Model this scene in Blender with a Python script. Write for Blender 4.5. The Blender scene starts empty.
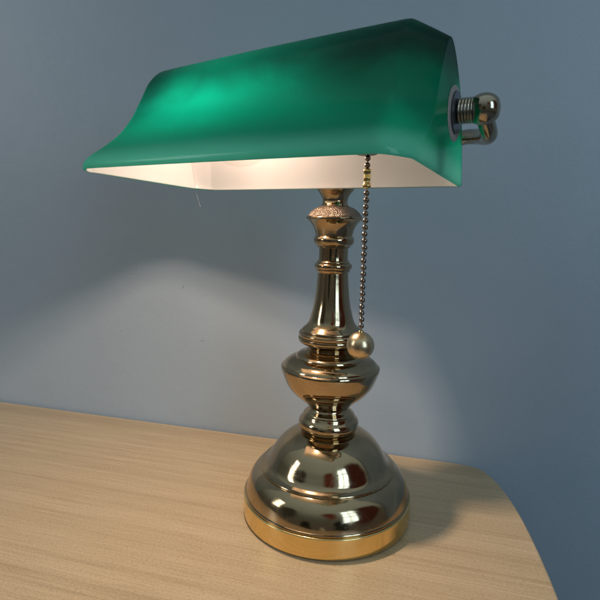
import bpy, bmesh, math, random
from mathutils import Vector, Matrix
random.seed(4)
sc = bpy.context.scene
COL = sc.collection

# ------------------------------------------------------------------ helpers
def node(nt, typ, **kw):
    n = nt.nodes.new(typ)
    for k, v in kw.items():
        setattr(n, k, v)
    return n

def new_mat(name):
    m = bpy.data.materials.new(name)
    m.use_nodes = True
    nt = m.node_tree
    nt.nodes.clear()
    out = nt.nodes.new('ShaderNodeOutputMaterial')
    return m, nt, out

def link(nt, a, ai, b, bi):
    nt.links.new(a.outputs[ai], b.inputs[bi])

def noise(nt, scale, detail=4.0, rough=0.5, vec=None, dist=0.0):
    n = nt.nodes.new('ShaderNodeTexNoise')
    n.inputs['Scale'].default_value = scale
    n.inputs['Detail'].default_value = detail
    n.inputs['Roughness'].default_value = rough
    n.inputs['Distortion'].default_value = dist
    if vec is not None:
        nt.links.new(vec, n.inputs['Vector'])
    return n

def ramp(nt, fac, stops, interp='LINEAR'):
    r = nt.nodes.new('ShaderNodeValToRGB')
    r.color_ramp.interpolation = interp
    els = r.color_ramp.elements
    els[0].position, els[0].color = stops[0][0], stops[0][1]
    els[1].position, els[1].color = stops[-1][0], stops[-1][1]
    for p, c in stops[1:-1]:
        e = els.new(p)
        e.color = c
    nt.links.new(fac, r.inputs['Fac'])
    return r

def g(v):
    return (v, v, v, 1)

def math_n(nt, op, a, b=None, clamp=False):
    n = nt.nodes.new('ShaderNodeMath')
    n.operation = op
    n.use_clamp = clamp
    for i, s in enumerate((a, b)):
        if s is None:
            continue
        if isinstance(s, (int, float)):
            n.inputs[i].default_value = s
        else:
            nt.links.new(s, n.inputs[i])
    return n.outputs[0]

def mixc(nt, fac, a, b, mode='MIX'):
    n = nt.nodes.new('ShaderNodeMix')
    n.data_type = 'RGBA'
    n.blend_type = mode
    for sock, s in ((n.inputs[0], fac), (n.inputs[6], a), (n.inputs[7], b)):
        if isinstance(s, (int, float, tuple)):
            sock.default_value = s
        else:
            nt.links.new(s, sock)
    return n.outputs[2]

def bump(nt, h, strength, dist, normal=None):
    b = nt.nodes.new('ShaderNodeBump')
    b.inputs['Strength'].default_value = strength
    b.inputs['Distance'].default_value = dist
    nt.links.new(h, b.inputs['Height'])
    if normal is not None:
        nt.links.new(normal, b.inputs['Normal'])
    return b.outputs[0]

# ------------------------------------------------------------------ shade frame (fitted to the photograph's perspective)
TH, TI = 0.462, 0.0575
SC = Vector((-0.0515, -0.0669, 0.32))
SU = Vector((math.cos(TH), -math.sin(TH), 0))
SB = Vector((math.sin(TH) * math.cos(TI), math.cos(TH) * math.cos(TI), -math.sin(TI)))
SN = SU.cross(SB)
def L(a, b, h):
    return SC + SU * a + SB * b + SN * h
def frame_along_u(a, b, h, sign=1):
    z = SU * sign; x = SB; y = z.cross(x)
    m = Matrix((x, y, z)).transposed().to_4x4()
    m.translation = L(a, b, h)
    return m

# ------------------------------------------------------------------ materials
def mat_brass(name, col, rough, tarnish=0.5):
    m, nt, out = new_mat(name)
    tc = nt.nodes.new('ShaderNodeTexCoord')
    n1 = noise(nt, 18, 5, 0.6, tc.outputs['Object'])
    n2 = noise(nt, 900, 3, 0.7, tc.outputs['Object'])
    r1 = ramp(nt, n1.outputs[0], [(0.35, g(0)), (0.7, g(1))])
    dark = (col[0] * 0.72, col[1] * 0.70, col[2] * 0.66, 1)
    c = mixc(nt, math_n(nt, 'MULTIPLY', r1.outputs[0], tarnish), (*col, 1), dark)
    # tiny dust specks sitting on the polished metal
    sp = ramp(nt, n2.outputs[0], [(0.66, g(0)), (0.74, g(1))])
    p = nt.nodes.new('ShaderNodeBsdfPrincipled')
    nt.links.new(c, p.inputs['Base Color'])
    p.inputs['Metallic'].default_value = 1.0
    ro = math_n(nt, 'ADD', math_n(nt, 'MULTIPLY', r1.outputs[0], 0.05), rough)
    ro = math_n(nt, 'ADD', ro, math_n(nt, 'MULTIPLY', sp.outputs[0], 0.25))
    # finger smudges
    sm = noise(nt, 55, 6, 0.7, tc.outputs['Object'], 1.2)
    sr = ramp(nt, sm.outputs[0], [(0.52, g(0)), (0.66, g(1))])
    ro = math_n(nt, 'ADD', ro, math_n(nt, 'MULTIPLY', sr.outputs[0], 0.07))
    nt.links.new(ro, p.inputs['Roughness'])
    n3 = noise(nt, 60, 2, 0.5, tc.outputs['Object'])
    nt.links.new(bump(nt, n3.outputs[0], 0.12, 0.0006), p.inputs['Normal'])
    link(nt, p, 0, out, 0)
    return m

M_BRASS = mat_brass('antique_brass', (0.475, 0.355, 0.215), 0.07)
M_BAND = mat_brass('bright_brass', (0.86, 0.63, 0.27), 0.10, 0.3)
M_BALL = mat_brass('satin_brass', (0.74, 0.56, 0.33), 0.27, 0.6)
M_CHAIN = mat_brass('dark_bronze', (0.25, 0.20, 0.16), 0.25)
M_NICKEL = mat_brass('aged_nickel', (0.42, 0.36, 0.265), 0.11)

def mat_collar():
    m, nt, out = new_mat('sparkling_knurled_brass')
    tc = nt.nodes.new('ShaderNodeTexCoord')
    v = nt.nodes.new('ShaderNodeTexVoronoi')
    v.inputs['Scale'].default_value = 1300
    nt.links.new(tc.outputs['Object'], v.inputs['Vector'])
    n = noise(nt, 1500, 2, 0.6, tc.outputs['Object'])
    r = ramp(nt, n.outputs[0], [(0.33, (0.12, 0.085, 0.06, 1)), (0.67, (0.58, 0.42, 0.31, 1))])
    p = nt.nodes.new('ShaderNodeBsdfPrincipled')
    p.inputs['Metallic'].default_value = 1
    p.inputs['Roughness'].default_value = 0.38
    nt.links.new(r.outputs[0], p.inputs['Base Color'])
    nt.links.new(bump(nt, v.outputs['Distance'], 0.85, 0.0007), p.inputs['Normal'])
    link(nt, p, 0, out, 0)
    return m
M_COLLAR = mat_collar()

def mat_glass_outer():
    m, nt, out = new_mat('green_cased_glass')
    tc = nt.nodes.new('ShaderNodeTexCoord')
    n = noise(nt, 9, 3, 0.5, tc.outputs['Object'])
    c = ramp(nt, n.outputs[0], [(0.3, (0.000, 0.007, 0.009, 1)), (0.7, (0.000, 0.012, 0.014, 1))])
    t = ramp(nt, n.outputs[0], [(0.3, (0.000, 0.55, 0.36, 1)), (0.7, (0.0, 0.64, 0.42, 1))])
    # daylight on the flared front lip, painted in as a paler green
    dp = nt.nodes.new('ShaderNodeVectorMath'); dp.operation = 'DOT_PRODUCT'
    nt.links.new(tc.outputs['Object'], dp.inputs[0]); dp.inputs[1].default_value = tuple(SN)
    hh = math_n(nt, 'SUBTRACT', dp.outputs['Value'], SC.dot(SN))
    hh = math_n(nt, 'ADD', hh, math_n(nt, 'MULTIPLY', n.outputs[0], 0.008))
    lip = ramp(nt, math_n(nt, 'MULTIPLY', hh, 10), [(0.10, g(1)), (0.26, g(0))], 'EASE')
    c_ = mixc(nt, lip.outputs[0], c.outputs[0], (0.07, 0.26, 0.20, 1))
    # shadow over the crest and left end, painted into the glass colour with slow swirls
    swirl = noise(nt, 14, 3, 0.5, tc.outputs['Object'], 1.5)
    shade_layer = ramp(nt, math_n(nt, 'ADD', math_n(nt, 'MULTIPLY', hh, 10), math_n(nt, 'MULTIPLY', swirl.outputs[0], 0.25)), [(0.70, g(1)), (1.08, g(0.30))], 'EASE')
    tt = mixc(nt, 1.0, t.outputs[0], shade_layer.outputs[0], 'MULTIPLY')
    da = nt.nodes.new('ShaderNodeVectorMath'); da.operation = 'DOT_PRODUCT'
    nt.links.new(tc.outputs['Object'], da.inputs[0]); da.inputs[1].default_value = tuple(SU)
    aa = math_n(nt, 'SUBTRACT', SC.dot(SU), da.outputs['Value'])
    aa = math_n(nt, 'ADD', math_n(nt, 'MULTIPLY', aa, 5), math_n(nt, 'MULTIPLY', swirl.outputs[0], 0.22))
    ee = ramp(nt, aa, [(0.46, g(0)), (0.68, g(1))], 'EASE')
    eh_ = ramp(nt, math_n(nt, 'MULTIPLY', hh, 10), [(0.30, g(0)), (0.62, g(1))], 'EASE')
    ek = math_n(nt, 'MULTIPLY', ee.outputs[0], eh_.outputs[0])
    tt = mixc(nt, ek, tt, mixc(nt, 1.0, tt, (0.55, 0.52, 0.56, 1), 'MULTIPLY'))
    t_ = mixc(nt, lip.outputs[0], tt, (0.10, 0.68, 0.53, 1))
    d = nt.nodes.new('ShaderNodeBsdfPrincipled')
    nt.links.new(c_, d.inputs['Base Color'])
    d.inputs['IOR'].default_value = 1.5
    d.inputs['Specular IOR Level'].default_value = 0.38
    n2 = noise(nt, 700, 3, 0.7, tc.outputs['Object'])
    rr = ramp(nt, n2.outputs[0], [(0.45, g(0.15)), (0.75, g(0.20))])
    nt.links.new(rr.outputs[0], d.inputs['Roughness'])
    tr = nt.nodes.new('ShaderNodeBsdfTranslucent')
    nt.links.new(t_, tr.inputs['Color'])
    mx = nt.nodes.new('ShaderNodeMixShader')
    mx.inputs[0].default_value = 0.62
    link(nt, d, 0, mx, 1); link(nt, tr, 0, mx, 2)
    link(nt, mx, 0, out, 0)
    return m
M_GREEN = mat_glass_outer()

def mat_glass_inner():
    m, nt, out = new_mat('white_opal_lining')
    tc = nt.nodes.new('ShaderNodeTexCoord')
    n = noise(nt, 30, 5, 0.6, tc.outputs['Object'])
    c = ramp(nt, n.outputs[0], [(0.3, (0.74, 0.685, 0.665, 1)), (0.7, (0.79, 0.735, 0.715, 1))])
    d = nt.nodes.new('ShaderNodeBsdfPrincipled')
    nt.links.new(c.outputs[0], d.inputs['Base Color'])
    d.inputs['Roughness'].default_value = 0.35
    tr = nt.nodes.new('ShaderNodeBsdfTranslucent')
    tr.inputs['Color'].default_value = (0.9, 0.9, 0.9, 1)
    mx = nt.nodes.new('ShaderNodeMixShader')
    mx.inputs[0].default_value = 0.45
    link(nt, d, 0, mx, 1); link(nt, tr, 0, mx, 2)
    link(nt, mx, 0, out, 0)
    return m
M_OPAL = mat_glass_inner()

def mat_simple(name, col, rough, metal=0, spec=0.5):
    m, nt, out = new_mat(name)
    tc = nt.nodes.new('ShaderNodeTexCoord')
    n = noise(nt, 120, 4, 0.6, tc.outputs['Object'])
    a = tuple(x * 0.85 for x in col) + (1,)
    b = tuple(min(1, x * 1.12) for x in col) + (1,)
    r = ramp(nt, n.outputs[0], [(0.3, a), (0.7, b)])
    p = nt.nodes.new('ShaderNodeBsdfPrincipled')
    nt.links.new(r.outputs[0], p.inputs['Base Color'])
    p.inputs['Roughness'].default_value = rough
    p.inputs['Metallic'].default_value = metal
    link(nt, p, 0, out, 0)
    return m
M_WASHER = mat_simple('cream_rubber', (0.30, 0.25, 0.22), 0.6)
M_PLATE = mat_simple('dark_plate', (0.10, 0.11, 0.13), 0.3, 0.8)
M_FELT = mat_simple('dark_felt', (0.02, 0.03, 0.02), 0.9)
M_THREAD = mat_simple('grey_fibre', (0.6, 0.6, 0.6), 0.7)
M_SOCKET = mat_simple('dark_socket', (0.06, 0.05, 0.04), 0.4)
M_LEG = mat_simple('table_leg_wood', (0.40, 0.28, 0.17), 0.5)
M_FLOOR = mat_simple('floor_carpet', (0.10, 0.11, 0.13), 0.9)

def mat_bulb():
    m, nt, out = new_mat('clear_bulb_glass')
    t = nt.nodes.new('ShaderNodeBsdfTransparent')
    t.inputs[0].default_value = (0.97, 0.96, 0.95, 1)
    gl = nt.nodes.new('ShaderNodeBsdfGlossy')
    gl.inputs['Roughness'].default_value = 0.03
    lw = nt.nodes.new('ShaderNodeLayerWeight')
    lw.inputs[0].default_value = 0.25
    f = ramp(nt, lw.outputs['Facing'], [(0.55, g(0.04)), (1.0, g(0.6))])
    mx = nt.nodes.new('ShaderNodeMixShader')
    nt.links.new(f.outputs[0], mx.inputs[0])
    link(nt, t, 0, mx, 1); link(nt, gl, 0, mx, 2)
    link(nt, mx, 0, out, 0)
    return m
M_BULB = mat_bulb()

def mat_emit(name, col, s):
    m, nt, out = new_mat(name)
    e = nt.nodes.new('ShaderNodeEmission')
    e.inputs[0].default_value = (*col, 1)
    e.inputs[1].default_value = s
    link(nt, e, 0, out, 0)
    return m
M_FIL = mat_emit('glowing_filament', (1.0, 0.78, 0.50), 60)

def mat_wood():
    m, nt, out = new_mat('light_wood_grain')
    tc = nt.nodes.new('ShaderNodeTexCoord')
    def stretched(sx, sy, sz=20):
        mp = nt.nodes.new('ShaderNodeMapping')
        mp.inputs['Scale'].default_value = (sx, sy, sz)
        nt.links.new(tc.outputs['Object'], mp.inputs['Vector'])
        return mp.outputs[0]
    broad = noise(nt, 1.0, 4, 0.55, stretched(0.35, 46), 0.3)
    mid = noise(nt, 1.0, 5, 0.65, stretched(0.8, 230), 0.05)
    fine = noise(nt, 1.0, 4, 0.7, stretched(14, 640))
    pore = noise(nt, 1.0, 3, 0.7, stretched(380, 1100))
    c1 = ramp(nt, broad.outputs[0], [(0.30, (0.475, 0.345, 0.200, 1)), (0.5, (0.545, 0.405, 0.240, 1)), (0.72, (0.61, 0.465, 0.288, 1))])
    c2 = ramp(nt, mid.outputs[0], [(0.31, (0.88, 0.86, 0.83, 1)), (0.47, (0.98, 0.98, 0.97, 1)), (0.58, (1.0, 1.0, 1.0, 1)), (0.68, (1.14, 1.15, 1.16, 1))])
    c3 = ramp(nt, fine.outputs[0], [(0.33, (0.84, 0.81, 0.77, 1)), (0.6, (1.06, 1.06, 1.06, 1))])
    c4 = ramp(nt, pore.outputs[0], [(0.36, (0.68, 0.63, 0.58, 1)), (0.55, (1.02, 1.02, 1.02, 1))])
    c = mixc(nt, 1.0, c1.outputs[0], c2.outputs[0], 'MULTIPLY')
    c = mixc(nt, 0.8, c, c3.outputs[0], 'MULTIPLY')
    c = mixc(nt, 0.7, c, c4.outputs[0], 'MULTIPLY')
    p = nt.nodes.new('ShaderNodeBsdfPrincipled')
    nt.links.new(c, p.inputs['Base Color'])
    rr = ramp(nt, fine.outputs[0], [(0.3, g(0.42)), (0.7, g(0.30))])
    nt.links.new(rr.outputs[0], p.inputs['Roughness'])
    b1 = bump(nt, fine.outputs[0], 0.35, 0.0005)
    b2 = bump(nt, pore.outputs[0], 0.30, 0.0004, b1)
    nt.links.new(b2, p.inputs['Normal'])
    link(nt, p, 0, out, 0)
    return m
M_WOOD = mat_wood()

WALL_MARKS = []     # filled below: (object-space u, z, ru, rz, strength)
def mat_wall():
    m, nt, out = new_mat('blue_grey_wall_paint')
    tc = nt.nodes.new('ShaderNodeTexCoord')
    n1 = noise(nt, 2.2, 5, 0.6, tc.outputs['Object'])
    n2 = noise(nt, 420, 3, 0.6, tc.outputs['Object'])
    n3 = noise(nt, 35, 4, 0.6, tc.outputs['Object'])
    c = ramp(nt, n1.outputs[0], [(0.3, (0.315, 0.372, 0.418, 1)), (0.7, (0.350, 0.408, 0.455, 1))]).outputs[0]
    sx = nt.nodes.new('ShaderNodeSeparateXYZ')
    nt.links.new(tc.outputs['Object'], sx.inputs[0])
    for (u, z, ru, rz, s) in WALL_MARKS:
        du = math_n(nt, 'DIVIDE', math_n(nt, 'SUBTRACT', sx.outputs[0], u), ru)
        dz = math_n(nt, 'DIVIDE', math_n(nt, 'SUBTRACT', sx.outputs[2], z), rz)
        rr = math_n(nt, 'ADD', math_n(nt, 'MULTIPLY', du, du), math_n(nt, 'MULTIPLY', dz, dz))
        rr = math_n(nt, 'ADD', rr, math_n(nt, 'MULTIPLY', n3.outputs[0], 1.2))
        f = ramp(nt, rr, [(0.4, g(s)), (1.0, g(0))], 'EASE')
        c = mixc(nt, f.outputs[0], c, (0.17, 0.175, 0.18, 1))
    p = nt.nodes.new('ShaderNodeBsdfPrincipled')
    nt.links.new(c, p.inputs['Base Color'])
    p.inputs['Roughness'].default_value = 0.42
    p.inputs['Specular IOR Level'].default_value = 0.4
    b = bump(nt, n3.outputs[0], 0.16, 0.003)
    nt.links.new(bump(nt, n2.outputs[0], 0.30, 0.0006, b), p.inputs['Normal'])
    link(nt, p, 0, out, 0)
    return m

# ------------------------------------------------------------------ mesh helpers
def obj_from_bm(name, bm, mat, parent=None, smooth=True, mats=None):
    me = bpy.data.meshes.new(name)
    bm.to_mesh(me); bm.free()
    for mm in (mats or [mat]):
        me.materials.append(mm)
    if smooth:
        for p in me.polygons:
            p.use_smooth = True
    o = bpy.data.objects.new(name, me)
    COL.objects.link(o)
    if parent is not None:
        o.parent = parent
    return o

def catmull(pts, k):
    out = []
    n = len(pts)
    for i in range(n - 1):
        p0 = pts[max(i - 1, 0)]; p1 = pts[i]; p2 = pts[i + 1]; p3 = pts[min(i + 2, n - 1)]
        for j in range(k):
            t = j / k
            out.append(tuple(0.5 * ((2 * b) + (-a + c) * t + (2 * a - 5 * b + 4 * c - d) * t * t + (-a + 3 * b - 3 * c + d) * t ** 3)
                             for a, b, c, d in zip(p0, p1, p2, p3)))
    out.append(tuple(pts[-1]))
    return out

def lathe_bm(prof, seg=128, frame=None, closed=True):
    """prof: (r, z) bottom to top about the z axis of frame."""
    bm = bmesh.new()
    rings = []
    for r, z in prof:
        ring = []
        for i in range(seg):
            a = 2 * math.pi * i / seg
            v = Vector((r * math.cos(a), r * math.sin(a), z))
            if frame is not None:
                v = frame @ v
            ring.append(bm.verts.new(v))
        rings.append(ring)
    for a, b in zip(rings, rings[1:]):
        for i in range(seg):
            j = (i + 1) % seg
            bm.faces.new((a[i], a[j], b[j], b[i]))
    if closed:
        bm.faces.new(list(reversed(rings[0])))
        bm.faces.new(rings[-1])
    bmesh.ops.recalc_face_normals(bm, faces=bm.faces)
    return bm

def rounded(ctrl, k=5):
    """ctrl: list of (r,z[,sharp]) ; splits the curve at sharp points so that edges stay crisp."""
    out, cur = [], []
    for p in ctrl:
        cur.append((p[0], p[1]))
        if len(p) > 2 and len(cur) > 1:
            seg = catmull(cur, k)
            out += seg if not out else seg[1:]
            cur = [(p[0], p[1])]
    if len(cur) > 1:
        seg = catmull(cur, k)
        out += seg if not out else seg[1:]
    return out

def sharpen(o, deg=40):
    bm = bmesh.new(); bm.from_mesh(o.data)
    for e in bm.edges:
        if len(e.link_faces) == 2 and e.calc_face_angle(0) > math.radians(deg):
            e.smooth = False
    bm.to_mesh(o.data); bm.free()

def tube_bm(path, r, seg=24, flat=1.0):
    pts = [Vector(p) for p in catmull([tuple(p) for p in path], 8)]
    bm = bmesh.new()
    rings = []
    up = Vector((0, 0, 1))
    for i, p in enumerate(pts):
        d = (pts[min(i + 1, len(pts) - 1)] - pts[max(i - 1, 0)]).normalized()
        s = d.cross(up)
        if s.length < 1e-3:
            s = Vector((1, 0, 0))
        s.normalize()
        t = s.cross(d).normalized()
        rings.append([bm.verts.new(p + (s * math.cos(2 * math.pi * k / seg) + t * flat * math.sin(2 * math.pi * k / seg)) * r) for k in range(seg)])
    for a, b in zip(rings, rings[1:]):
        for i in range(seg):
            j = (i + 1) % seg
            bm.faces.new((a[i], a[j], b[j], b[i]))
    bm.faces.new(rings[0]); bm.faces.new(list(reversed(rings[-1])))
    bmesh.ops.recalc_face_normals(bm, faces=bm.faces)
    return bm

def tag(o, **kw):
    for k, v in kw.items():
        o[k] = v

# ------------------------------------------------------------------ the lamp
lamp = bpy.data.objects.new('desk_lamp', None)
COL.objects.link(lamp)
tag(lamp, label='brass desk lamp with green glass shade and bead pull chain, standing on the table', category='lamp')

base_prof = rounded([
    (0.0800, 0.0150, 1), (0.0808, 0.0214, 1), (0.0816, 0.0222), (0.0820, 0.0231), (0.0816, 0.0241, 1), (0.0808, 0.0244, 1),
    (0.0805, 0.0256), (0.0794, 0.0296), (0.0778, 0.0343), (0.0757, 0.0388), (0.0730, 0.0425), (0.0699, 0.0454), (0.0664, 0.0478, 1),
    (0.0658, 0.0480, 1), (0.0663, 0.0491), (0.0659, 0.0500, 1), (0.0640, 0.0508), (0.0614, 0.0523), (0.0590, 0.0549), (0.0564, 0.0594),
    (0.0524, 0.0664), (0.0462, 0.0742), (0.0385, 0.0802), (0.0315, 0.0836), (0.0268, 0.0850, 1),
    (0.0262, 0.0850, 1), (0.0200, 0.0852)], 6)
band_prof = rounded([(0.0786, 0.0013, 1), (0.0824, 0.0016, 1), (0.0832, 0.0030), (0.0832, 0.0110), (0.0831, 0.0195), (0.0827, 0.0210), (0.0812, 0.0217, 1), (0.0786, 0.0218, 1)], 4)
upper = [p for p in base_prof if p[1] > 0.0205]
base = obj_from_bm('base', lathe_bm([(0.0700, 0.0180)] + upper, 192), M_BRASS, lamp); sharpen(base, 35)
band = obj_from_bm('base_band', lathe_bm(band_prof, 192), M_BAND, lamp); sharpen(band, 35)
band['label'] = 'bright polished gold band around the foot'
felt = obj_from_bm('felt_pad', lathe_bm([(0.0790, 0.0003), (0.0790, 0.0016)], 96), M_FELT, lamp)

knop_prof = rounded([
    (0.0215, 0.0835, 1), (0.0245, 0.0838, 1), (0.0248, 0.0852), (0.0262, 0.0868), (0.0270, 0.0884, 1), (0.0285, 0.0890, 1),
    (0.0294, 0.0910), (0.0294, 0.0940), (0.0284, 0.0968), (0.0262, 0.0995), (0.0246, 0.1025, 1), (0.0236, 0.1032, 1),
    (0.0228, 0.1044), (0.0205, 0.1066), (0.0192, 0.1085), (0.0190, 0.1100)], 5)
o = obj_from_bm('lower_knop', lathe_bm(knop_prof, 128), M_BRASS, lamp); sharpen(o, 35)
bell_prof = rounded([
    (0.0185, 0.1092, 1), (0.0200, 0.1096, 1), (0.0216, 0.1118), (0.0250, 0.1150), (0.0305, 0.1195), (0.0365, 0.1252), (0.0415, 0.1318),
    (0.0450, 0.1395), (0.0470, 0.1455), (0.0477, 0.1484), (0.0474, 0.1502, 1),
    (0.0458, 0.1512, 1), (0.0448, 0.1530), (0.0420, 0.1556), (0.0380, 0.1578), (0.0345, 0.1590, 1), (0.0335, 0.1592, 1),
    (0.0330, 0.1606), (0.0312, 0.1622), (0.0290, 0.1632), (0.0262, 0.1640, 1), (0.0252, 0.1643, 1), (0.0238, 0.1655), (0.0222, 0.1668)], 5)
o = obj_from_bm('bell_body', lathe_bm(bell_prof, 160), M_BRASS, lamp); sharpen(o, 35)
col_prof = rounded([
    (0.0205, 0.1655, 1), (0.0216, 0.1665, 1), (0.0222, 0.1692), (0.0242, 0.1712), (0.0268, 0.1722, 1), (0.0280, 0.1728, 1),
    (0.0306, 0.1745), (0.0316, 0.1768), (0.0314, 0.1785, 1), (0.0304, 0.1792, 1), (0.0309, 0.1805), (0.0312, 0.1822), (0.0302, 0.1838, 1),
    (0.0286, 0.1842, 1), (0.0284, 0.1858), (0.0262, 0.1880), (0.0236, 0.1905), (0.0212, 0.1948), (0.0196, 0.2005), (0.0180, 0.2070), (0.0166, 0.2150), (0.0155, 0.2245),
    (0.0147, 0.2340), (0.0143, 0.2402, 1), (0.0150, 0.2408, 1), (0.0160, 0.2424), (0.0162, 0.2438, 1), (0.0168, 0.2442, 1), (0.0176, 0.2456), (0.0176, 0.2476), (0.0168, 0.2490, 1),
    (0.0154, 0.2496, 1), (0.0154, 0.2506), (0.0146, 0.2516, 1), (0.0137, 0.2520, 1), (0.0135, 0.2570), (0.0137, 0.2636, 1),
    (0.0154, 0.2642, 1), (0.0156, 0.2654, 1), (0.0164, 0.2660, 1), (0.0178, 0.2672), (0.0188, 0.2700), (0.0186, 0.2724), (0.0174, 0.2745, 1), (0.0166, 0.2752)], 5)
o = obj_from_bm('column', lathe_bm(col_prof, 128), M_BRASS, lamp); sharpen(o, 35)
cup_prof = rounded([(0.0160, 0.2738, 1), (0.0168, 0.2742, 1), (0.0176, 0.2775), (0.0190, 0.2818), (0.0218, 0.2862), (0.0250, 0.2892, 1), (0.0262, 0.2900, 1), (0.0264, 0.2912), (0.0258, 0.2922, 1), (0.0240, 0.2926)], 5)
o = obj_from_bm('collar', lathe_bm(cup_prof, 128), M_BRASS, lamp); sharpen(o, 35)
col2 = rounded([(0.0230, 0.2918, 1), (0.0250, 0.2922, 1), (0.0238, 0.2945), (0.0214, 0.2972), (0.0178, 0.2998), (0.0135, 0.3016, 1), (0.0118, 0.3020)], 6)
o = obj_from_bm('knurled_cap', lathe_bm(col2, 128), M_COLLAR, lamp)
o['label'] = 'rough sparkling copper brown cap ring'
top_prof = rounded([(0.0120, 0.3012, 1), (0.0128, 0.3020, 1), (0.0116, 0.3046), (0.0116, 0.3078), (0.0136, 0.3120), (0.0166, 0.3160), (0.0184, 0.3190), (0.0180, 0.3215, 1), (0.0120, 0.3225), (0.0085, 0.3245), (0.0080, 0.3330)], 5)
o = obj_from_bm('socket_cup', lathe_bm(top_prof, 96), M_BRASS, lamp); sharpen(o, 35)

# ---- yoke: a tube behind the shade whose ends curl forward to the pivot knobs
PB, PH = 0.026, 0.0465      # pivot axis in shade coordinates
post = Vector((0, 0, 0.3345))
def yoke_path():
    right = [(0.020, 0.086, 0.016), (0.070, 0.087, 0.020), (0.110, 0.085, 0.033), (0.126, 0.081, 0.040), (0.1400, 0.071, 0.0385), (0.1500, 0.056, 0.0345), (0.1545, 0.042, 0.0340), (0.1535, PB + 0.004, 0.0410)]
    left = [(-a, b, h) for a, b, h in right][::-1]
    return [L(*p) for p in left[:-1]] + [L(*p) for p in right]
o = obj_from_bm('yoke', tube_bm(yoke_path(), 0.0058, 28), M_NICKEL, lamp)
# short riser from the column top to the yoke
for s in (1, -1):
    k = obj_from_bm('pivot_knob', (lambda: (lambda bm: bm)(lathe_bm(rounded([
        (0.0040, -0.0085, 1), (0.0068, -0.0080, 1), (0.0090, -0.0058), (0.0102, -0.0025), (0.0105, 0.0005), (0.0100, 0.0038), (0.0084, 0.0070), (0.0055, 0.0095), (0.0010, 0.0105)], 5), 64,
        frame_along_u(0.1530 * s, PB, PH, s))))(), M_NICKEL, lamp)
    th = []
    z = 0.1366
    while z < 0.1460:
        th += [(0.0082, z), (0.0086, z + 0.0006), (0.0088, z + 0.0010), (0.0086, z + 0.0014), (0.0082, z + 0.0019)]
        z += 0.0021
    obj_from_bm('threaded_stud', lathe_bm(th, 64, frame_along_u(0, PB, PH, s)), M_NICKEL, lamp)
    w = obj_from_bm('washer', lathe_bm([(0.008, 0.1326), (0.0178, 0.1326), (0.0184, 0.1334), (0.0184, 0.1342), (0.0179, 0.1346), (0.008, 0.1346)], 96, frame_along_u(0, PB - 0.002, PH - 0.002, s)), M_WASHER, lamp)
    sharpen(w, 35)
    w = obj_from_bm('backing_plate', lathe_bm([(0.008, 0.1347), (0.0138, 0.1347), (0.0143, 0.1350), (0.0143, 0.1354), (0.0138, 0.1358), (0.008, 0.1360)], 96, frame_along_u(0, PB - 0.001, PH - 0.001, s)), M_PLATE, lamp)
    sharpen(w, 35)

# ---- glass shade
MP = [(-.0785, 0), (-.0792, .0050), (-.0745, .0115), (-.0635, .0205), (-.0505, .0325), (-.0395, .0480), (-.0312, .0650), (-.0225, .0820), (-.0090, .0940),
      (.0080, .0930), (.0240, .0850), (.0395, .0710), (.0510, .0540), (.0590, .0360), (.0640, .0180), (.0665, .0060), (.0670, 0)]
EP = [(-.0620, 0), (-.0605, .0040), (-.0545, .0090), (-.0405, .0165), (-.0280, .0270), (-.0200, .0410), (-.0145, .0570), (-.0075, .0730), (.0015, .0830),
      (.0120, .0815), (.0225, .0750), (.0345, .0640), (.0450, .0500), (.0530, .0340), (.0590, .0170), (.0630, .0060), (.0640, 0)]
AM = [.1215, .1205, .1185, .1165, .1150, .1135, .1120, .1110, .1100, .1100, .1105, .1115, .1130, .1150, .1180, .1210, .1220]
AE = [.1370, .1368, .1362, .1352, .1345, .1338, .1335, .1335, .1335, .1335, .1335, .1335, .1335, .1335, .1335, .1335, .1335]
K = 4
P4 = catmull([(m[0], m[1], e[0], e[1], am, ae) for m, e, am, ae in zip(MP, EP, AM, AE)], K)
N = len(P4) - 1
H2 = N // 2
bm = bmesh.new()
cols = []
cf = [1.0, 0.93, 0.78, 0.55, 0.3, 0.12, 0.03]
def section(idx, side, t):   # t: 0 = main section edge, 1 = end profile
    mb, mh, eb, eh, am, ae = P4[idx]
    if side < 0 and idx > H2:
        q = ((idx - H2) / (N - H2)) ** 2
        am -= 0.009 * q; ae -= 0.003 * q; eb -= 0.008 * q
    bb = mb + (eb - mb) * t; hh = mh + (eh - mh) * t
    # rounded moulded corner: bulge the facet outwards, most of all at the rim
    low = max(0.0, 1 - hh / 0.05)
    bul = 4 * t * (1 - t) * (0.0006 + 0.0026 * low)
    sgn = -1 if idx < H2 else 1
    return side * (am + (ae - am) * t + bul * 0.8), bb + sgn * bul * (0.6 if idx < H2 else 0.15), hh * (1.02 + 0.03 * side)
ts = [1.0, 0.985, 0.93, 0.75, 0.5, 0.25, 0.08, 0.0]
def addcol(f):
    cols.append([bm.verts.new(L(*f(i))) for i in range(N + 1)])
for t in ts:
    addcol(lambda i: section(i, -1, t))
for j in range(1, 30):
    q = -1 + 2 * j / 30
    def f(i):
        mb, mh, eb, eh, am, ae = P4[i]
        if i > H2 and q < 0:
            am -= 0.009 * ((i - H2) / (N - H2)) ** 2
        # the front face bows outward very slightly along its length
        w = (1 - q * q) * 0.0012
        return am * q, mb - (w if mb < 0 else -w * 0.3), (mh + w * 0.3 * (mh / 0.094)) * (1.02 + 0.03 * q)
    addcol(f)
for t in reversed(ts):
    addcol(lambda i: section(i, 1, t))
for a, b in zip(cols, cols[1:]):
    for i in range(N):
        bm.faces.new((a[i], b[i], b[i + 1], a[i + 1]))
KC = 14
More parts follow.
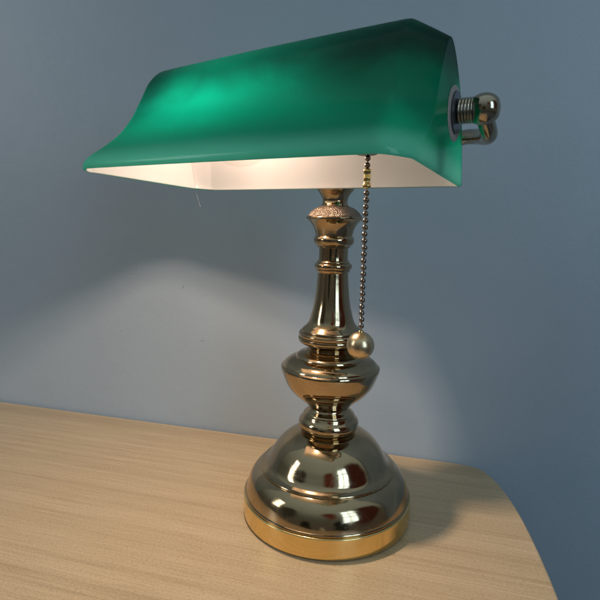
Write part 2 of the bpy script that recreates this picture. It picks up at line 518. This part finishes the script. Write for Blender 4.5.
for side, edge in ((-1, cols[0]), (1, cols[-1])):
    rows = []
    for i in range(H2):
        v0, v1 = edge[i], edge[N - i]
        row = [v0]
        for j in range(1, KC):
            q = j / KC
            p = v0.co.lerp(v1.co, q)
            row.append(bm.verts.new(p))
        row.append(v1)
        rows.append(row)
    for r0, r1 in zip(rows, rows[1:]):
        for j in range(KC):
            bm.faces.new((r0[j], r0[j + 1], r1[j + 1], r1[j]))
    last = rows[-1]
    for j in range(KC):
        bm.faces.new((last[j], last[j + 1], edge[H2]))
bmesh.ops.recalc_face_normals(bm, faces=bm.faces)
bm.faces.ensure_lookup_table()
top = max(bm.faces, key=lambda fc: (fc.calc_center_median() - SC).dot(SN))
if top.normal.dot(SN) < 0:
    bmesh.ops.reverse_faces(bm, faces=bm.faces)
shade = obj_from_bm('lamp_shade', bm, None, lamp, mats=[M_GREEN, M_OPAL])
shade['label'] = 'green glass trough shade with white opal lining'
md = shade.modifiers.new('shade_layer', 'SOLIDIFY')
md.thickness = 0.0032; md.offset = -1; md.material_offset = 1; md.material_offset_rim = 0; md.use_even_offset = False
md = shade.modifiers.new('soft', 'SUBSURF'); md.levels = 1; md.render_levels = 1

# ---- socket, bulb, filament inside the shade
B0 = L(-0.036, 0.006, 0.042)
ax = (L(0.090, 0.002, 0.066) - B0).normalized()
sx_ = SB.cross(ax).normalized(); sy_ = ax.cross(sx_)
fr = Matrix((sx_, sy_, ax)).transposed().to_4x4(); fr.translation = B0
so = obj_from_bm('bulb_socket', lathe_bm(rounded([(0.0125, 0.040, 1), (0.0150, 0.042, 1), (0.0156, 0.060), (0.0160, 0.070, 1), (0.0176, 0.071, 1), (0.0176, 0.120, 1), (0.0160, 0.127), (0.0100, 0.133), (0.0060, 0.135)], 4), 64, fr), M_SOCKET, lamp); sharpen(so, 35)
obj_from_bm('chain_switch', tube_bm([L(0.079, -0.001, 0.052), L(0.0805, -0.001, 0.034), L(0.0815, -0.001, 0.0155)], 0.0075, 20), M_SOCKET, so)
obj_from_bm('socket_arm', tube_bm([L(0.094, 0.004, 0.065), L(0.110, 0.018, 0.055), L(0.116, 0.034, 0.044), L(0.112, 0.060, 0.032), L(0.100, 0.086, 0.0245)], 0.0040, 20), M_NICKEL, lamp)
bulb = obj_from_bm('light_bulb', lathe_bm(rounded([(0.0015, -0.0300, 1), (0.0110, -0.0282), (0.0205, -0.0220), (0.0272, -0.0130), (0.0298, -0.0010), (0.0285, 0.0090), (0.0245, 0.0190), (0.0195, 0.0290), (0.0150, 0.0370), (0.0130, 0.0420), (0.0128, 0.0450)], 5), 96, fr), M_BULB, lamp)
bulb['label'] = 'clear glass bulb lying in the shade'
FIL = L(-0.043, 0.012, 0.050)
fm = fr.copy(); fm.translation = FIL
obj_from_bm('filament', lathe_bm(rounded([(0.001, -0.008, 1), (0.0026, -0.006), (0.0030, 0.0), (0.0026, 0.006), (0.001, 0.008)], 4), 24, fm), M_FIL, bulb)

# ---- pull chain
cx, cy = 0.0222, -0.1020
def sphere(bm, c, r, seg=16):
    m = Matrix.Translation(c) @ Matrix.Diagonal((r, r, r, 1))
    bmesh.ops.create_uvsphere(bm, u_segments=seg, v_segments=seg // 2 + 2, radius=1, matrix=m)
bm = bmesh.new()
z = 0.3425
BALL_Z = 0.1965
zs = []
while z > BALL_Z + 0.0115:
    if not (0.3115 < z < 0.3262):
        zs.append(z)
    z -= 0.00485
for i, zz in enumerate(zs):
    sphere(bm, Vector((cx + 0.00015 * math.sin(i * 1.7), cy + 0.00015 * math.cos(i * 2.3), zz)), 0.00212)
def wire(bm, z0, z1, r):
    m = Matrix.Translation((cx, cy, (z0 + z1) / 2))
    bmesh.ops.create_cone(bm, cap_ends=True, segments=10, radius1=r, radius2=r, depth=abs(z1 - z0), matrix=m)
wire(bm, 0.349, BALL_Z + 0.008, 0.00045)
chain = obj_from_bm('pull_chain', bm, M_CHAIN, lamp)
cm = Matrix.Translation((cx, cy, 0))
conn = obj_from_bm('chain_connector', lathe_bm(rounded([(0.0012, 0.3117, 1), (0.0026, 0.3122), (0.0030, 0.3142), (0.0023, 0.3165), (0.0026, 0.3190), (0.0024, 0.3217), (0.0029, 0.3240), (0.0024, 0.3254), (0.0010, 0.3259)], 4), 24, cm), M_BAND, chain)
conn['label'] = 'bright gold connector link near the top of the chain'
bp = [(max(0.0004, 0.0104 * math.sin(math.pi * i / 32)), -0.0104 * math.cos(math.pi * i / 32)) for i in range(33)]
ball = obj_from_bm('pull_ball', lathe_bm(bp, 64, Matrix.Translation((cx, cy, BALL_Z))), M_BALL, chain)
obj_from_bm('ball_ferrule', lathe_bm([(0.0022, 0.0098), (0.0022, 0.0112), (0.0016, 0.0116)], 24, Matrix.Translation((cx, cy, BALL_Z))), M_BAND, chain)

# loose fibre hanging from the back rim
p0 = L(-0.134, 0.062, 0.0)
fib = [p0 + Vector((0.0, 0, 0.001)), p0 + Vector((0.0012, 0, -0.004)), p0 + Vector((0.0026, 0.0005, -0.010)), p0 + Vector((0.0046, 0.001, -0.0165))]
f_ = obj_from_bm('loose_fibre', tube_bm(fib, 0.00007, 6), M_THREAD, lamp)
f_['label'] = 'thin pale fibre hanging from the shade rim'

# ------------------------------------------------------------------ table (frame: tu along back edge, tv to the wall)
TA = math.radians(-10.9)
table = bpy.data.objects.new('table', None)
COL.objects.link(table)
table.location = (0, 0, 0); table.rotation_euler = (0, 0, TA)
tag(table, label='light wood grained table with a rounded right corner standing against the wall', category='table')
corner = catmull([(0.110, 0.1400), (0.138, 0.1392), (0.158, 0.1335), (0.170, 0.1190), (0.181, 0.0900), (0.190, 0.0500), (0.1965, 0.0000), (0.2010, -0.06), (0.2035, -0.14), (0.2040, -0.24), (0.204, -0.36)], 8)
outline = [(-0.95, 0.140)] + corner + [(0.204, -0.46), (-0.95, -0.46)]
TT = 0.024
bm = bmesh.new()
def inset(pts, d):
    res = []
    n = len(pts)
    for i, p in enumerate(pts):
        a = Vector(pts[i - 1]); b = Vector(p); c = Vector(pts[(i + 1) % n])
        d1 = (b - a).normalized(); d2 = (c - b).normalized()
        n1 = Vector((d1.y, -d1.x)); n2 = Vector((d2.y, -d2.x))
        nn = (n1 + n2)
        nn = nn / max(0.3, nn.length_squared / 2)
        q = b + nn * d
        res.append((q.x, q.y))
    return res
rings = []
for d, z in ((0.0030, 0.0), (0.0012, -0.0006), (0.0003, -0.0018), (0.0, -0.0035), (0.0, -TT + 0.003), (0.003, -TT)):
    rings.append([bm.verts.new((x, y, z)) for x, y in inset(outline, d)])
for a, b in zip(rings, rings[1:]):
    for i in range(len(a)):
        j = (i + 1) % len(a)
        bm.faces.new((a[i], a[j], b[j], b[i]))
bm.faces.new(rings[0]); bm.faces.new(rings[-1])
bmesh.ops.recalc_face_normals(bm, faces=bm.faces)
o = obj_from_bm('tabletop', bm, M_WOOD, table); sharpen(o, 60)
FL = -0.70
for (x, y) in ((0.10, 0.06), (-0.88, 0.06), (0.10, -0.38), (-0.88, -0.38)):
    bm = bmesh.new()
    m = Matrix.Translation((x, y, (FL - TT) / 2)) @ Matrix.Diagonal((0.045, 0.045, -FL - TT - 0.002, 1))
    bmesh.ops.create_cube(bm, size=1, matrix=m)
    bmesh.ops.bevel(bm, geom=bm.edges[:], offset=0.003, segments=2, affect='EDGES')
    obj_from_bm('table_leg', bm, M_LEG, table, smooth=False)

# ------------------------------------------------------------------ wall and floor
WALL_MARKS += [(-0.232, 0.196, 0.0022, 0.0060, 0.75), (-0.205, 0.124, 0.0070, 0.0022, 0.55), (-0.330, 0.128, 0.0060, 0.0022, 0.40),
               (-0.262, 0.602, 0.016, 0.012, 0.30), (-0.285, 0.415, 0.003, 0.006, 0.35), (-0.352, 0.400, 0.0025, 0.004, 0.3)]
M_WALL = mat_wall()
bm = bmesh.new()
m = Matrix.Translation((0.2, 0.03, (2.3 + FL) / 2)) @ Matrix.Diagonal((5.0, 0.06, 2.3 - FL, 1))
bmesh.ops.create_cube(bm, size=1, matrix=m)
wall = obj_from_bm('wall', bm, M_WALL, smooth=False)
wall.rotation_euler = (0, 0, TA)
wv = 0.1435
wall.location = (-math.sin(TA) * wv, math.cos(TA) * wv, 0)
tag(wall, kind='structure', label='plain blue grey painted wall behind the lamp', category='wall')
bm = bmesh.new()
m = Matrix.Translation((0, -1.0, FL - 0.02)) @ Matrix.Diagonal((6, 3.6, 0.04, 1))
bmesh.ops.create_cube(bm, size=1, matrix=m)
fl = obj_from_bm('floor', bm, M_FLOOR, smooth=False)
tag(fl, kind='structure', label='dark carpeted floor under the table', category='floor')

# ------------------------------------------------------------------ lights
def bulb_light(name, loc, power, radius, color, kind):
    ld = bpy.data.lights.new(name, 'POINT')
    ld.energy = power; ld.shadow_soft_size = radius; ld.color = (1, 1, 1)
    ld.use_nodes = True
    nt = ld.node_tree
    em = next(n for n in nt.nodes if n.type == 'EMISSION')
    em.inputs[0].default_value = (*color, 1)
    fo = nt.nodes.new('ShaderNodeLightFalloff')
    fo.inputs['Strength'].default_value = 1.0
    fo.inputs['Smooth'].default_value = 0.0
    st = math_n(nt, 'ADD', math_n(nt, 'MULTIPLY', fo.outputs['Linear'], 0.62), math_n(nt, 'MULTIPLY', fo.outputs['Constant'], 0.85))
    nt.links.new(st, em.inputs[1])
    o = bpy.data.objects.new(name, ld); COL.objects.link(o)
    o.location = loc
    return o
LP = FIL
b1 = bulb_light('bulb_glow', LP, 16.0, 0.010, (1.0, 0.795, 0.65), 'Linear')
b1.parent = lamp

def area(name, loc, target, sx, sy, power, color):
    ld = bpy.data.lights.new(name, 'AREA')
    ld.shape = 'RECTANGLE'; ld.size = sx; ld.size_y = sy; ld.energy = power; ld.color = color
    o = bpy.data.objects.new(name, ld); COL.objects.link(o)
    o.location = loc
    o.rotation_euler = (Vector(target) - Vector(loc)).to_track_quat('-Z', 'Y').to_euler()
    return o
def window(cx_, cy_, cz_, w, h, nx, nz, power, color, target=(0, 0, 0.2)):
    c = Vector((cx_, cy_, cz_)); d = (Vector(target) - c); d.z = 0; d.normalize()
    side = Vector((-d.y, d.x, 0))
    pw, ph = w / nx, h / nz
    for i in range(nx):
        for k in range(nz):
            p = c + side * ((i + .5) * pw - w / 2) + Vector((0, 0, (k + .5) * ph - h / 2))
            area('window_pane_light', p, p + d, pw * 0.86, ph * 0.88, power / (nx * nz), color)
window(1.05, -1.65, 1.00, 0.70, 1.5, 2, 3, 14, (0.52, 0.76, 1.0))
window(-2.1, -0.75, 1.05, 0.45, 1.2, 1, 3, 8, (0.92, 0.96, 1.0))

# ------------------------------------------------------------------ world: dim room seen only in reflections and as soft fill
w = bpy.data.worlds.new('World'); sc.world = w; w.use_nodes = True
nt = w.node_tree; nt.nodes.clear()
out = nt.nodes.new('ShaderNodeOutputWorld'); bg = nt.nodes.new('ShaderNodeBackground')
tc = nt.nodes.new('ShaderNodeTexCoord')
sp = nt.nodes.new('ShaderNodeSeparateXYZ'); nt.links.new(tc.outputs['Generated'], sp.inputs[0])
zr = ramp(nt, math_n(nt, 'ADD', math_n(nt, 'MULTIPLY', sp.outputs[2], 0.5), 0.5), [(0.0, (0.05, 0.045, 0.04, 1)), (0.46, (0.07, 0.065, 0.06, 1)), (0.60, (0.075, 0.088, 0.082, 1)), (0.78, (0.20, 0.25, 0.265, 1)), (1.0, (0.30, 0.38, 0.42, 1))])
n = noise(nt, 3.0, 3, 0.5, tc.outputs['Generated'])
c = zr.outputs[0]
def blob(c, d, width, soft, col):
    d = Vector(d).normalized()
    dp = nt.nodes.new('ShaderNodeVectorMath'); dp.operation = 'DOT_PRODUCT'
    nt.links.new(tc.outputs['Generated'], dp.inputs[0]); dp.inputs[1].default_value = tuple(d)
    v = math_n(nt, 'ADD', dp.outputs['Value'], math_n(nt, 'MULTIPLY', math_n(nt, 'SUBTRACT', n.outputs[0], 0.5), 0.06))
    lo = math.cos(math.radians(width))
    f = ramp(nt, v, [(lo, g(0)), (min(1, lo + soft), g(1))])
    return mixc(nt, f.outputs[0], c, (*col, 1))
c = blob(c, (1.30, -0.95, 0.62), 25, 0.03, (0.040, 0.014, 0.010))
c = blob(c, (0.05, -0.80, 0.42), 12, 0.02, (0.085, 0.026, 0.018))
c = blob(c, (-1.3, -1.0, 0.42), 15, 0.02, (0.03, 0.03, 0.028))
c = blob(c, (0.45, -1.3, -0.02), 11, 0.01, (0.008, 0.010, 0.009))
c = blob(c, (-0.55, -1.2, -0.05), 10, 0.01, (0.010, 0.012, 0.010))
c = blob(c, (-0.1, -1.2, -0.10), 5, 0.004, (0.22, 0.22, 0.19))
nt.links.new(c, bg.inputs[0]); bg.inputs[1].default_value = 1.18
nt.links.new(bg.outputs[0], out.inputs[0])

# ------------------------------------------------------------------ camera
P_, H_, D_, Y_, R_ = 0.1603, 0.2893, 0.4699, -0.0651, 0.0198
fh = Vector((math.sin(Y_), math.cos(Y_), 0)); rt = Vector((math.cos(Y_), -math.sin(Y_), 0))
F = fh * math.cos(P_) + Vector((0, 0, -math.sin(P_)))
U = fh * math.sin(P_) + Vector((0, 0, math.cos(P_)))
rt2 = rt * math.cos(R_) + U * math.sin(R_)
up2 = U * math.cos(R_) - rt * math.sin(R_)
cm = Matrix((rt2, up2, -F)).transposed().to_4x4(); cm.translation = Vector((0, -D_, H_))
cd = bpy.data.cameras.new('camera'); cam = bpy.data.objects.new('camera', cd); COL.objects.link(cam)
cam.matrix_world = cm
cd.sensor_width = 36; cd.lens = 500 / 600 * 36; cd.clip_start = 0.01; cd.clip_end = 50
sc.camera = cam

sc.view_settings.view_transform = 'Standard'; sc.view_settings.look = 'None'
sc.view_settings.exposure = 0.0; sc.view_settings.gamma = 1.0
cy_ = sc.cycles
cy_.use_denoising = True
try:
    cy_.denoiser = 'OPENIMAGEDENOISE'
except Exception:
    pass
cy_.max_bounces = 10; cy_.diffuse_bounces = 5; cy_.glossy_bounces = 6; cy_.transmission_bounces = 8; cy_.transparent_max_bounces = 8
cy_.caustics_reflective = True; cy_.caustics_refractive = False; cy_.blur_glossy = 0.6
cy_.sample_clamp_indirect = 6.0
